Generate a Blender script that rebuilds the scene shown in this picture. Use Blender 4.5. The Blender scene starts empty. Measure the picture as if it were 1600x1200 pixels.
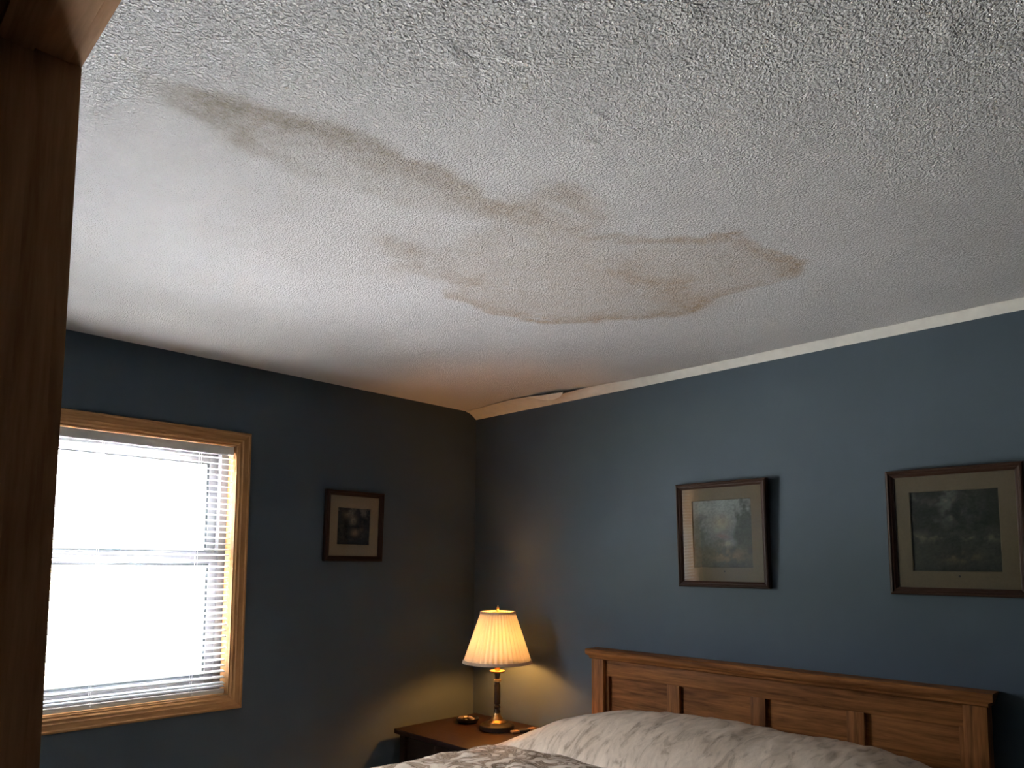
import bpy, bmesh, math, random
import numpy as np
from math import sin, cos, pi, radians
from mathutils import Vector, Matrix, noise as mnoise

random.seed(7)
scene = bpy.context.scene
COL = scene.collection

# ------------------------------------------------------------------ camera
F_PX, PPY = 1123.55, 785.58
yaw, pit, rol = 0.7847, 0.0842, 0.0070
cam_d = bpy.data.cameras.new('camera')
cam = bpy.data.objects.new('camera', cam_d)
COL.objects.link(cam)
cam.location = (3.2471, -2.935, 1.52)
fw = Vector((-sin(yaw) * cos(pit), cos(yaw) * cos(pit), sin(pit)))
r_ = fw.cross(Vector((0, 0, 1))).normalized()
u_ = r_.cross(fw)
rr = r_ * cos(rol) + u_ * sin(rol)
uu = u_ * cos(rol) - r_ * sin(rol)
M3 = Matrix((rr, uu, -fw)).transposed()
cam.rotation_euler = M3.to_euler()
cam_d.sensor_fit = 'HORIZONTAL'
cam_d.sensor_width = 36.0
cam_d.lens = 36.0 * F_PX / 1600.0
cam_d.shift_y = (PPY - 600.0) / 1600.0
cam_d.clip_start = 0.02
scene.camera = cam

# ------------------------------------------------------------------ sky and exposure
SKY = 6.5
world = bpy.data.worlds.new('overcast_sky')
scene.world = world
world.use_nodes = True
bg = world.node_tree.nodes['Background']
bg.inputs[0].default_value = (0.84, 0.90, 1.0, 1)
bg.inputs[1].default_value = SKY
# a portal in the window opening helps sampling the daylight; it gives off no light of its own
pl = bpy.data.lights.new('window_portal', 'AREA')
pl.shape = 'RECTANGLE'
pl.size = 1.14
pl.size_y = 1.18
pl.cycles.is_portal = True
po = bpy.data.objects.new('window_portal', pl)
COL.objects.link(po)
po.location = (-0.17, -2.0465, 1.4875)
po.rotation_euler = (0, -pi / 2, 0)

# high sun along the house wall: the added unseen patio below the window throws it up at the ceiling
sl = bpy.data.lights.new('sun', 'SUN')
sl.energy = 225.0
sl.color = (0.975, 0.965, 1.0)
sl.angle = radians(0.53)
so = bpy.data.objects.new('sun', sl)
COL.objects.link(so)
so.location = (-6, -10, 12)
so.rotation_euler = Vector((-0.05, 0.55, -0.83)).to_track_quat('-Z', 'Y').to_euler()

scene.view_settings.view_transform = 'Standard'
scene.view_settings.look = 'None'
scene.view_settings.gamma = 1.0
scene.view_settings.use_curve_mapping = False
scene.view_settings.exposure = 1.75
cy = scene.cycles
cy.use_denoising = True
cy.use_guiding = True
cy.use_surface_guiding = True
cy.use_volume_guiding = False
cy.guiding_training_samples = 64
cy.use_adaptive_sampling = True
cy.adaptive_threshold = 0.008
cy.adaptive_min_samples = 24
cy.max_bounces = 9
cy.diffuse_bounces = 5
cy.transmission_bounces = 4
cy.transparent_max_bounces = 12
cy.sample_clamp_indirect = 0.0
cy.caustics_reflective = False
cy.caustics_refractive = False

LAMP_E = 135.0      # bulb emission strength

# ------------------------------------------------------------------ material helpers
def new_mat(name):
    m = bpy.data.materials.new(name)
    m.use_nodes = True
    nt = m.node_tree
    b = nt.nodes['Principled BSDF']
    return m, nt, b

def N(nt, t, **kw):
    n = nt.nodes.new(t)
    for k, v in kw.items():
        setattr(n, k, v)
    return n

def ramp(nt, stops, interp='LINEAR'):
    r = nt.nodes.new('ShaderNodeValToRGB')
    r.color_ramp.interpolation = interp
    e = r.color_ramp.elements
    while len(e) < len(stops):
        e.new(0.5)
    for el, (p, c) in zip(e, stops):
        el.position = p
        el.color = (c[0], c[1], c[2], 1) if len(c) == 3 else c
    return r

def coords(nt, scale=(1, 1, 1)):
    tc = N(nt, 'ShaderNodeTexCoord')
    mp = N(nt, 'ShaderNodeMapping')
    mp.inputs['Scale'].default_value = scale
    nt.links.new(tc.outputs['Object'], mp.inputs['Vector'])
    return mp.outputs[0]

def noise(nt, vec, scale, detail=4, rough=0.55, dist=0.0):
    n = N(nt, 'ShaderNodeTexNoise')
    n.inputs['Scale'].default_value = scale
    n.inputs['Detail'].default_value = detail
    n.inputs['Roughness'].default_value = rough
    n.inputs['Distortion'].default_value = dist
    nt.links.new(vec, n.inputs['Vector'])
    return n

def bump(nt, b, height, strength, dist):
    bp = N(nt, 'ShaderNodeBump')
    bp.inputs['Strength'].default_value = strength
    bp.inputs['Distance'].default_value = dist
    nt.links.new(height, bp.inputs['Height'])
    nt.links.new(bp.outputs[0], b.inputs['Normal'])
    return bp

def plain(name, col, rough=0.5, metal=0.0, spec=0.5, var=0.0, vscale=30):
    m, nt, b = new_mat(name)
    b.inputs['Roughness'].default_value = rough
    b.inputs['Metallic'].default_value = metal
    b.inputs['Specular IOR Level'].default_value = spec
    if var:
        n = noise(nt, coords(nt), vscale, 3)
        r = ramp(nt, [(0.3, [c * (1 - var) for c in col]), (0.7, [min(1, c * (1 + var)) for c in col])])
        nt.links.new(n.outputs['Fac'], r.inputs[0])
        nt.links.new(r.outputs[0], b.inputs['Base Color'])
    else:
        b.inputs['Base Color'].default_value = (*col, 1)
    return m

def wood(name, dark, light, axis, rough=0.4, spec=0.4, fine=1.0):
    """grain stretched along one object axis"""
    m, nt, b = new_mat(name)
    sc = [1.0, 1.0, 1.0]
    sc[axis] = 0.07
    v = coords(nt, sc)
    n1 = noise(nt, v, 22 * fine, 5, 0.6, 1.2)
    n2 = noise(nt, v, 150 * fine, 3, 0.6)
    mx = N(nt, 'ShaderNodeMath', operation='MULTIPLY_ADD')
    nt.links.new(n2.outputs['Fac'], mx.inputs[0])
    mx.inputs[1].default_value = 0.45
    nt.links.new(n1.outputs['Fac'], mx.inputs[2])
    mid = [(a + c) / 2 for a, c in zip(dark, light)]
    r = ramp(nt, [(0.50, dark), (0.70, mid), (0.92, light)])
    nt.links.new(mx.outputs[0], r.inputs[0])
    nt.links.new(r.outputs[0], b.inputs['Base Color'])
    b.inputs['Roughness'].default_value = rough
    b.inputs['Specular IOR Level'].default_value = spec
    bump(nt, b, mx.outputs[0], 0.12, 0.002)
    return m

# ------------------------------------------------------------------ materials
def mat_wall():
    m, nt, b = new_mat('slate_blue_paint')
    v = coords(nt)
    n = noise(nt, v, 3.0, 4)
    r = ramp(nt, [(0.3, (0.065, 0.087, 0.107)), (0.7, (0.071, 0.094, 0.115))])
    nt.links.new(n.outputs['Fac'], r.inputs[0])
    nt.links.new(r.outputs[0], b.inputs['Base Color'])
    b.inputs['Roughness'].default_value = 0.62
    b.inputs['Specular IOR Level'].default_value = 0.25
    n2 = noise(nt, v, 260, 3)
    bump(nt, b, n2.outputs['Fac'], 0.18, 0.0015)
    return m

def mat_ceiling():
    m, nt, b = new_mat('textured_ceiling_plaster')
    v = coords(nt)
    at = N(nt, 'ShaderNodeAttribute', attribute_name='stain')
    hue = N(nt, 'ShaderNodeAttribute', attribute_name='stain_hue')
    lump = N(nt, 'ShaderNodeAttribute', attribute_name='lump')
    # break the stain up with noise so that its edges creep along the plaster grain
    ns = noise(nt, v, 42, 6, 0.7)
    ns2 = noise(nt, v, 9, 4, 0.6)
    a1 = N(nt, 'ShaderNodeMath', operation='MULTIPLY_ADD')
    nt.links.new(ns.outputs['Fac'], a1.inputs[0])
    a1.inputs[1].default_value = 2.6
    a1.inputs[2].default_value = -0.28
    a2 = N(nt, 'ShaderNodeMath', operation='MULTIPLY_ADD')
    nt.links.new(ns2.outputs['Fac'], a2.inputs[0])
    a2.inputs[1].default_value = 0.7
    a2.inputs[2].default_value = 0.65
    a3 = N(nt, 'ShaderNodeMath', operation='MULTIPLY')
    nt.links.new(a1.outputs[0], a3.inputs[0])
    nt.links.new(a2.outputs[0], a3.inputs[1])
    a4 = N(nt, 'ShaderNodeMath', operation='MULTIPLY', use_clamp=True)
    nt.links.new(a3.outputs[0], a4.inputs[0])
    nt.links.new(at.outputs['Fac'], a4.inputs[1])
    base = ramp(nt, [(0.3, (0.70, 0.675, 0.645)), (0.7, (0.76, 0.735, 0.705))])
    nb = noise(nt, v, 2.2, 4)
    nt.links.new(nb.outputs['Fac'], base.inputs[0])
    sc = N(nt, 'ShaderNodeMix', data_type='RGBA')
    nt.links.new(hue.outputs['Fac'], sc.inputs[0])
    sc.inputs[6].default_value = (0.235, 0.17, 0.065, 1)   # olive grey-brown
    sc.inputs[7].default_value = (0.40, 0.235, 0.075, 1)   # tea brown
    mx = N(nt, 'ShaderNodeMix', data_type='RGBA')
    nt.links.new(a4.outputs[0], mx.inputs[0])
    nt.links.new(base.outputs[0], mx.inputs[6])
    nt.links.new(sc.outputs[2], mx.inputs[7])
    nt.links.new(mx.outputs[2], b.inputs['Base Color'])
    b.inputs['Roughness'].default_value = 0.9
    b.inputs['Specular IOR Level'].default_value = 0.15
    # sprayed plaster relief
    h1 = noise(nt, v, 175, 2, 0.5, 0.5)
    h2 = noise(nt, v, 90, 3, 0.6)
    r1 = ramp(nt, [(0.40, (0, 0, 0)), (0.62, (1, 1, 1))])
    nt.links.new(h1.outputs['Fac'], r1.inputs[0])
    s1 = N(nt, 'ShaderNodeMath', operation='MULTIPLY_ADD')
    nt.links.new(h2.outputs['Fac'], s1.inputs[0])
    s1.inputs[1].default_value = 0.5
    nt.links.new(r1.outputs[0], s1.inputs[2])
    s2 = N(nt, 'ShaderNodeMath', operation='MULTIPLY_ADD')
    nt.links.new(lump.outputs['Fac'], s2.inputs[0])
    s2.inputs[1].default_value = 2.2
    nt.links.new(s1.outputs[0], s2.inputs[2])
    bump(nt, b, s2.outputs[0], 1.0, 0.0030)
    return m

def mat_glass(name='window_glass'):
    m, nt, b = new_mat(name)
    nt.nodes.remove(b)
    out = nt.nodes['Material Output']
    tr = N(nt, 'ShaderNodeBsdfTransparent')
    gl = N(nt, 'ShaderNodeBsdfGlossy')
    gl.inputs['Roughness'].default_value = 0.02
    lw = N(nt, 'ShaderNodeLayerWeight')
    lw.inputs[0].default_value = 0.5
    pw = N(nt, 'ShaderNodeMath', operation='POWER')
    nt.links.new(lw.outputs['Facing'], pw.inputs[0])
    pw.inputs[1].default_value = 4.0
    fr = N(nt, 'ShaderNodeMath', operation='MULTIPLY_ADD')
    nt.links.new(pw.outputs[0], fr.inputs[0])
    fr.inputs[1].default_value = 0.5
    fr.inputs[2].default_value = 0.03
    mx = N(nt, 'ShaderNodeMixShader')
    nt.links.new(fr.outputs[0], mx.inputs[0])
    nt.links.new(tr.outputs[0], mx.inputs[1])
    nt.links.new(gl.outputs[0], mx.inputs[2])
    nt.links.new(mx.outputs[0], out.inputs[0])
    return m

def mat_translucent(name, dcol, tcol, fac, rough_grain=0.0):
    m, nt, b = new_mat(name)
    nt.nodes.remove(b)
    out = nt.nodes['Material Output']
    d = N(nt, 'ShaderNodeBsdfDiffuse')
    d.inputs[0].default_value = (*dcol, 1)
    t = N(nt, 'ShaderNodeBsdfTranslucent')
    t.inputs[0].default_value = (*tcol, 1)
    mx = N(nt, 'ShaderNodeMixShader')
    mx.inputs[0].default_value = fac
    nt.links.new(d.outputs[0], mx.inputs[1])
    nt.links.new(t.outputs[0], mx.inputs[2])
    nt.links.new(mx.outputs[0], out.inputs[0])
    if rough_grain:
        n = noise(nt, coords(nt, (1, 1, 0.2)), 400, 2)
        bp = N(nt, 'ShaderNodeBump')
        bp.inputs['Strength'].default_value = rough_grain
        bp.inputs['Distance'].default_value = 0.001
        nt.links.new(n.outputs['Fac'], bp.inputs['Height'])
        nt.links.new(bp.outputs[0], d.inputs['Normal'])
    return m

def mat_emit(name, col, s):
    m, nt, b = new_mat(name)
    nt.nodes.remove(b)
    e = N(nt, 'ShaderNodeEmission')
    e.inputs[0].default_value = (*col, 1)
    e.inputs[1].default_value = s
    nt.links.new(e.outputs[0], nt.nodes['Material Output'].inputs[0])
    return m

def mat_vcol(name, rough=0.7):
    m, nt, b = new_mat(name)
    a = N(nt, 'ShaderNodeAttribute', attribute_name='print')
    n = noise(nt, coords(nt), 160, 4)
    mx = N(nt, 'ShaderNodeMix', data_type='RGBA', blend_type='OVERLAY')
    mx.inputs[0].default_value = 0.22
    nt.links.new(a.outputs['Color'], mx.inputs[6])
    nt.links.new(n.outputs['Fac'], mx.inputs[7])
    nt.links.new(mx.outputs[2], b.inputs['Base Color'])
    b.inputs['Roughness'].default_value = rough
    b.inputs['Specular IOR Level'].default_value = 0.05
    return m

def mat_comforter():
    m, nt, b = new_mat('taupe_jacquard_fabric')
    v = coords(nt)
    n = noise(nt, v, 10, 3, 0.5, 1.6)
    r = ramp(nt, [(0.34, (0.74, 0.63, 0.51)), (0.45, (0.64, 0.52, 0.41)), (0.50, (0.19, 0.120, 0.072)), (0.535, (0.48, 0.36, 0.265)),
                  (0.58, (0.25, 0.165, 0.105)), (0.63, (0.66, 0.54, 0.43)), (0.75, (0.76, 0.66, 0.55))])
    nt.links.new(n.outputs['Fac'], r.inputs[0])
    nt.links.new(r.outputs[0], b.inputs['Base Color'])
    b.inputs['Roughness'].default_value = 0.55
    b.inputs['Specular IOR Level'].default_value = 0.12
    n2 = noise(nt, v, 60, 4)
    bump(nt, b, n2.outputs['Fac'], 0.35, 0.006)
    return m

def mat_satin():
    m, nt, b = new_mat('cream_satin_fabric')
    v = coords(nt, (1.0, 0.35, 0.35))
    n = noise(nt, v, 24, 4, 0.6, 0.8)
    r = ramp(nt, [(0.30, (0.32, 0.235, 0.165)), (0.46, (0.62, 0.495, 0.375)), (0.68, (0.75, 0.615, 0.48))])
    nt.links.new(n.outputs['Fac'], r.inputs[0])
    nt.links.new(r.outputs[0], b.inputs['Base Color'])
    b.inputs['Roughness'].default_value = 0.42
    b.inputs['Specular IOR Level'].default_value = 0.2
    n2 = noise(nt, v, 70, 4)
    bump(nt, b, n2.outputs['Fac'], 0.35, 0.006)
    return m

WALL = mat_wall()
CEIL = mat_ceiling()
HALL = plain('hall_paint', (0.50, 0.47, 0.43), 0.8, var=0.05, vscale=4)
CARPET = plain('beige_carpet', (0.30, 0.27, 0.23), 0.95, var=0.25, vscale=220)
TAPE = plain('painted_joint_tape', (0.66, 0.63, 0.56), 0.85, var=0.06, vscale=25)
PAPER = plain('torn_paper', (0.74, 0.71, 0.64), 0.9, var=0.05, vscale=80)
OAK = {a: wood('honey_oak_%d' % a, (0.27, 0.125, 0.045), (0.52, 0.265, 0.10), a, 0.4, 0.2) for a in range(3)}
DOORW = {a: wood('dark_oak_%d' % a, (0.23, 0.115, 0.052), (0.48, 0.26, 0.125), a, 0.75, 0.04) for a in range(3)}
BEDW = {a: wood('cherry_stain_%d' % a, (0.09, 0.032, 0.010), (0.33, 0.132, 0.038), a, 0.5, 0.10) for a in range(3)}
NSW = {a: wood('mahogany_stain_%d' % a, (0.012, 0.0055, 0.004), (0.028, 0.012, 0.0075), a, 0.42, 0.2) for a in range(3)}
FRAMEW = {a: wood('walnut_frame_%d' % a, (0.018, 0.008, 0.005), (0.045, 0.020, 0.011), a, 0.45, 0.2) for a in range(3)}
VINYL = plain('grey_vinyl', (0.13, 0.128, 0.138), 0.4, var=0.02)
GASKET = plain('dark_gasket', (0.05, 0.06, 0.065), 0.6, var=0.1)
GLASS = mat_glass()
PGLASS = mat_glass('picture_glass')
SLAT = mat_translucent('white_slat', (0.80, 0.80, 0.80), (0.80, 0.80, 0.78), 0.22)
RAILM = plain('cream_metal', (0.66, 0.64, 0.58), 0.45, var=0.03)
CORD = plain('white_cord', (0.8, 0.8, 0.78), 0.8, var=0.04)
SHADE = mat_translucent('pleated_cream_fabric', (0.62, 0.55, 0.43), (0.90, 0.92, 0.94), 0.225, 0.2)
BAND = mat_translucent('beige_binding', (0.50, 0.40, 0.30), (0.6, 0.42, 0.25), 0.12)
BRASS = plain('aged_brass', (0.34, 0.20, 0.075), 0.33, metal=1.0, var=0.25, vscale=60)
BRASSL = plain('bright_brass', (0.62, 0.40, 0.16), 0.3, metal=0.9, var=0.1, vscale=60)
BRONZE = plain('dark_bronze', (0.014, 0.010, 0.008), 0.45, metal=0.0, spec=0.3, var=0.3, vscale=50)
BULB = mat_emit('bulb_glow', (1.0, 0.43, 0.10), LAMP_E)
MAT = plain('cream_mat_board', (0.112, 0.090, 0.058), 0.9, spec=0.1, var=0.05, vscale=120)
MATL = plain('pale_mat_board', (0.235, 0.185, 0.118), 0.9, spec=0.1, var=0.05, vscale=120)
BEVEL = plain('mat_core', (0.52, 0.47, 0.36), 0.8, var=0.03)
PRINT = mat_vcol('landscape_print')
COMF = mat_comforter()
SATIN = mat_satin()
MATTR = plain('white_ticking', (0.68, 0.67, 0.64), 0.9, var=0.03)
DISHM = plain('black_glaze', (0.014, 0.012, 0.012), 0.3, var=0.2)
PEBBLE = plain('pale_trinket', (0.13, 0.095, 0.07), 0.45, var=0.2, vscale=90)
TAN = plain('tan_leather', (0.30, 0.17, 0.085), 0.5, var=0.15, vscale=80)
LEATHER = plain('dark_leather', (0.02, 0.016, 0.016), 0.5, var=0.2)
LAWN = plain('autumn_lawn', (0.24, 0.25, 0.17), 0.95, var=0.35, vscale=3.5)
LEAF = plain('pale_green_leaf', (0.16, 0.20, 0.14), 0.7, var=0.3, vscale=5)
LEAFY = plain('yellow_leaf', (0.34, 0.29, 0.13), 0.7, var=0.3, vscale=5)
BARK = plain('grey_bark', (0.16, 0.13, 0.11), 0.9, var=0.3, vscale=20)
LID = plain('lid_board', (0.25, 0.23, 0.2), 0.9, var=0.1)

# ------------------------------------------------------------------ geometry helpers
WORLD_LOC = {}

def shade(me, angle=35):
    me.shade_smooth()
    try:
        me.set_sharp_from_angle(angle=radians(angle))
    except Exception:
        pass

def obj(name, bm, mat, parent=None, local=False, smooth=True, angle=35):
    """one mesh object; vertices come in world metres unless local"""
    bmesh.ops.recalc_face_normals(bm, faces=bm.faces[:])
    if parent is not None and not local:
        L = WORLD_LOC[parent.name]
        bmesh.ops.translate(bm, verts=bm.verts[:], vec=(-L[0], -L[1], -L[2]))
    me = bpy.data.meshes.new(name)
    bm.to_mesh(me)
    bm.free()
    if smooth:
        shade(me, angle)
    me.materials.append(mat)
    o = bpy.data.objects.new(name, me)
    COL.objects.link(o)
    if parent is not None:
        o.parent = parent
        WORLD_LOC[o.name] = WORLD_LOC[parent.name]
    else:
        WORLD_LOC[o.name] = (0, 0, 0)
    return o

def tag(o, label, cat, group=None, kind=None):
    o['label'] = label
    if cat:
        o['category'] = cat
    if group:
        o['group'] = group
    if kind:
        o['kind'] = kind
    return o

def thing(name, label, cat, loc=(0, 0, 0), rot=(0, 0, 0), group=None, kind=None):
    o = bpy.data.objects.new(name, None)
    COL.objects.link(o)
    o.location = loc
    o.rotation_euler = rot
    o.empty_display_size = 0.05
    WORLD_LOC[o.name] = tuple(loc)
    return tag(o, label, cat, group, kind)

def box(x0, x1, y0, y1, z0, z1, bev=0.0, bm=None, seg=2):
    bm = bm or bmesh.new()
    b2 = bmesh.new()
    bmesh.ops.create_cube(b2, size=1.0)
    for v in b2.verts:
        v.co = Vector(((x0 + x1) / 2 + v.co.x * (x1 - x0), (y0 + y1) / 2 + v.co.y * (y1 - y0), (z0 + z1) / 2 + v.co.z * (z1 - z0)))
    if bev:
        bmesh.ops.bevel(b2, geom=b2.edges[:], offset=bev, segments=seg, affect='EDGES', profile=0.7)
    tmp = bpy.data.meshes.new('tmp')
    b2.to_mesh(tmp)
    b2.free()
    bm.from_mesh(tmp)
    bpy.data.meshes.remove(tmp)
    return bm

def lathe(prof, c=(0, 0, 0), n=32, bm=None):
    """profile of (radius, z); closed at both ends"""
    bm = bm or bmesh.new()
    rings = []
    for r, z in prof:
        rings.append([bm.verts.new((c[0] + r * cos(2 * pi * k / n), c[1] + r * sin(2 * pi * k / n), c[2] + z)) for k in range(n)])
    for a, b in zip(rings, rings[1:]):
        for k in range(n):
            bm.faces.new((a[k], a[(k + 1) % n], b[(k + 1) % n], b[k]))
    bm.faces.new(rings[0][::-1])
    bm.faces.new(rings[-1])
    return bm

def tube(pts, r, n=8, bm=None):
    bm = bm or bmesh.new()
    pts = [Vector(p) for p in pts]
    rings = []
    for i, p in enumerate(pts):
        t = (pts[min(i + 1, len(pts) - 1)] - pts[max(i - 1, 0)]).normalized()
        a = t.orthogonal().normalized()
        if abs(t.z) < 0.9:
            a = t.cross(Vector((0, 0, 1))).normalized()
        else:
            a = t.cross(Vector((1, 0, 0))).normalized()
        b = t.cross(a)
        rings.append([bm.verts.new(p + (a * cos(2 * pi * k / n) + b * sin(2 * pi * k / n)) * r) for k in range(n)])
    for a, b in zip(rings, rings[1:]):
        for k in range(n):
            bm.faces.new((a[k], a[(k + 1) % n], b[(k + 1) % n], b[k]))
    bm.faces.new(rings[0][::-1])
    bm.faces.new(rings[-1])
    return bm

def mitre_rail(w, h, prof, side):
    """one mitred piece of a rectangular frame in the local xz plane facing -y; prof = (inset from the outer edge, height off the wall)"""
    bm = bmesh.new()
    ends = []
    for e in (-1, 1):
        ring = []
        for d, t in prof:
            if side == 'top':
                co = (e * (w / 2 - d), -t, h / 2 - d)
            elif side == 'bottom':
                co = (e * (w / 2 - d), -t, -h / 2 + d)
            elif side == 'left':
                co = (-w / 2 + d, -t, e * (h / 2 - d))
            else:
                co = (w / 2 - d, -t, e * (h / 2 - d))
            ring.append(bm.verts.new(co))
        ends.append(ring)
    n = len(prof)
    for k in range(n):
        bm.faces.new((ends[0][k], ends[0][(k + 1) % n], ends[1][(k + 1) % n], ends[1][k]))
    bm.faces.new(ends[0])
    bm.faces.new(ends[1][::-1])
    return bm

def grid_mesh(name, nx, ny, fn):
    """a quad grid of nx by ny vertices, fn(i, j) -> co"""
    vs = [fn(i, j) for j in range(ny) for i in range(nx)]
    fs = [(j * nx + i, j * nx + i + 1, (j + 1) * nx + i + 1, (j + 1) * nx + i) for j in range(ny - 1) for i in range(nx - 1)]
    me = bpy.data.meshes.new(name)
    me.from_pydata(vs, [], fs)
    return me

# ================================================================== THE ROOM
H = 2.44
XR = 4.30             # right-hand wall
YF = -2.745           # room face of the doorway wall
YH = -2.865           # hall face of the doorway wall
# ---- window numbers
WY, WZ, WW, WH = -2.0465, 1.4875, 1.227, 1.263      # outer size of the casing
CW = 0.058
OW, OH = WW / 2 - 0.064, WH / 2 - 0.064              # half opening
JT = 0.016                                           # jamb board thickness

b = box(-0.2, XR + 0.2, -4.4, 0.2, -0.12, 0.0)
tag(obj('floor', b, CARPET), 'beige carpeted bedroom floor below the bed', 'floor', kind='structure')

b = box(-0.16, 0, YF, WY - OW - JT, 0, 2.6)
box(-0.16, 0, WY + OW + JT, 0.16, 0, 2.6, bm=b)
box(-0.16, 0, WY - OW - JT, WY + OW + JT, 0, WZ - OH - JT, bm=b)
box(-0.16, 0, WY - OW - JT, WY + OW + JT, WZ + OH + JT, 2.6, bm=b)
tag(obj('wall_left', b, WALL, smooth=False), 'slate blue painted wall holding the window and the small picture', 'wall', kind='structure')
b = box(0, XR, 0, 0.16, 0, 2.6)
tag(obj('wall_back', b, WALL, smooth=False), 'slate blue painted wall behind the headboard and two pictures', 'wall', kind='structure')
b = box(XR, XR + 0.16, YH, 0.16, 0, 2.6)
tag(obj('wall_right', b, WALL, smooth=False), 'slate blue painted wall at the right-hand end of the room', 'wall', kind='structure')

DX0, DX1, DZ = 2.337, 3.30, 2.087
b = box(-0.16, DX0 - 0.018, YH, YF, 0, 2.6)
box(DX1 + 0.018, XR, YH, YF, 0, 2.6, bm=b)
box(DX0 - 0.018, DX1 + 0.018, YH, YF, DZ + 0.018, 2.6, bm=b)
tag(obj('wall_front', b, WALL, smooth=False), 'slate blue painted wall with the doorway the room is seen through', 'wall', kind='structure')

b = box(1.0, XR + 0.16, -4.3, -4.2, 0, 2.6)
box(1.0, 1.1, -4.2, YH, 0, 2.6, bm=b)
box(XR, XR + 0.16, -4.2, YH, 0, 2.6, bm=b)
tag(obj('wall_hall', b, HALL, smooth=False), 'dim hallway walls outside the bedroom doorway', 'wall', kind='structure')
b = box(1.0, XR + 0.16, -4.3, YH, 2.44, 2.6)
tag(obj('ceiling_hall', b, HALL, smooth=False), 'dim flat hallway ceiling outside the bedroom doorway', 'ceiling', kind='structure')
b = box(-0.2, XR + 0.2, -4.4, 0.2, 2.601, 2.66)  # unseen cover added so no daylight leaks in from above
tag(obj('light_lid', b, LID, smooth=False), 'unseen boards added above the ceiling to keep light out', 'light_cover', kind='structure')

# ---- ceiling: a fine grid carrying the water stain as an attribute
STAIN = {
    'A': [(1.84, -2.542), (1.826, -2.498), (1.844, -2.444), (1.869, -2.398), (1.885, -2.32), (1.926, -2.242), (1.948, -2.18), (1.953, -2.053), (1.963, -1.971), (1.985, -1.893), (1.967, -1.795), (1.949, -1.724), (1.971, -1.665)],
    'A2': [(1.822, -2.484), (1.8, -2.415), (1.778, -2.34), (1.759, -2.259), (1.75, -2.178), (1.741, -2.09), (1.745, -2.003)],
    'B': [(1.971, -1.665), (1.986, -1.608), (1.981, -1.527), (1.987, -1.452), (2.021, -1.381)],
    'blob': [(2.043, -1.669), (2.103, -1.663), (2.133, -1.625), (2.146, -1.578), (2.113, -1.484), (2.074, -1.448)],
    'C': [(2.021, -1.381), (2.095, -1.315), (2.164, -1.243), (2.241, -1.167), (2.288, -1.144), (2.321, -1.134)],
    'D': [(2.318, -1.127), (2.32, -1.057), (2.339, -1.016), (2.337, -0.971), (2.359, -0.926), (2.35, -0.872), (2.364, -0.833), (2.33, -0.8), (2.31, -0.722)],
    'E': [(2.31, -0.722), (2.251, -0.721), (2.186, -0.723), (2.114, -0.738), (2.021, -0.721), (1.897, -0.662), (1.807, -0.692), (1.723, -0.734), (1.632, -0.811), (1.526, -0.873), (1.438, -0.957), (1.4, -1.023), (1.388, -1.113), (1.385, -1.209), (1.383, -1.3), (1.372, -1.378)],
    'F': [(1.583, -1.771), (1.561, -1.709), (1.566, -1.654), (1.469, -1.617), (1.493, -1.559), (1.527, -1.455), (1.545, -1.401)],
    'G': [(1.887, -1.179), (1.93, -1.103), (1.959, -1.002), (2.019, -0.944), (1.935, -0.87), (1.926, -0.752), (1.981, -0.76)],
    'fill': [(1.546, -1.674), (1.914, -1.702), (1.986, -1.608), (2.013, -1.371), (2.297, -1.125), (2.355, -0.861), (2.31, -0.736), (2.114, -0.738), (1.897, -0.662), (1.723, -0.734), (1.526, -0.873), (1.39, -1.082), (1.367, -1.375)],
    'fillA': [(1.84, -2.542), (1.878, -2.402), (1.948, -2.18), (1.967, -1.795), (1.986, -1.608), (1.875, -1.666), (1.745, -1.866), (1.733, -2.014), (1.754, -2.257), (1.795, -2.413)],
    'soft': [(1.347, -2.1), (1.514, -2.09), (1.701, -1.956), (1.616, -1.727), (1.399, -1.615), (1.309, -1.839)],
}

def seg_field(X, Y, pts, s_in, s_out, amp, inside):
    """ridge along a polyline; s_in metres of fade on the wet side, s_out on the dry side"""
    best = np.full(X.shape, 9.0)
    w = np.ones(X.shape)
    n = len(pts) - 1
    for i, ((x0, y0), (x1, y1)) in enumerate(zip(pts, pts[1:])):
        dx, dy = x1 - x0, y1 - y0
        t = np.clip(((X - x0) * dx + (Y - y0) * dy) / (dx * dx + dy * dy), 0, 1)
        d = np.hypot(X - x0 - t * dx, Y - y0 - t * dy)
        k = d < best
        best = np.where(k, d, best)
        u = (i + t) / n
        w = np.where(k, u, w)
    a = np.interp(w, np.linspace(0, 1, len(amp)), amp)
    s = np.where(inside, s_in, s_out)
    return a * np.exp(-(best / s) ** 2)

def in_poly(X, Y, poly):
    r = np.zeros(X.shape, bool)
    n = len(poly)
    for i in range(n):
        x0, y0 = poly[i]
        x1, y1 = poly[(i + 1) % n]
        c = ((y0 > Y) != (y1 > Y)) & (X < (x1 - x0) * (Y - y0) / (y1 - y0 + 1e-12) + x0)
        r ^= c
    return r

def poly_dist(X, Y, poly):
    best = np.full(X.shape, 9.0)
    for (x0, y0), (x1, y1) in zip(poly, poly[1:] + poly[:1]):
        dx, dy = x1 - x0, y1 - y0
        t = np.clip(((X - x0) * dx + (Y - y0) * dy) / (dx * dx + dy * dy), 0, 1)
        best = np.minimum(best, np.hypot(X - x0 - t * dx, Y - y0 - t * dy))
    return best

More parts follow.
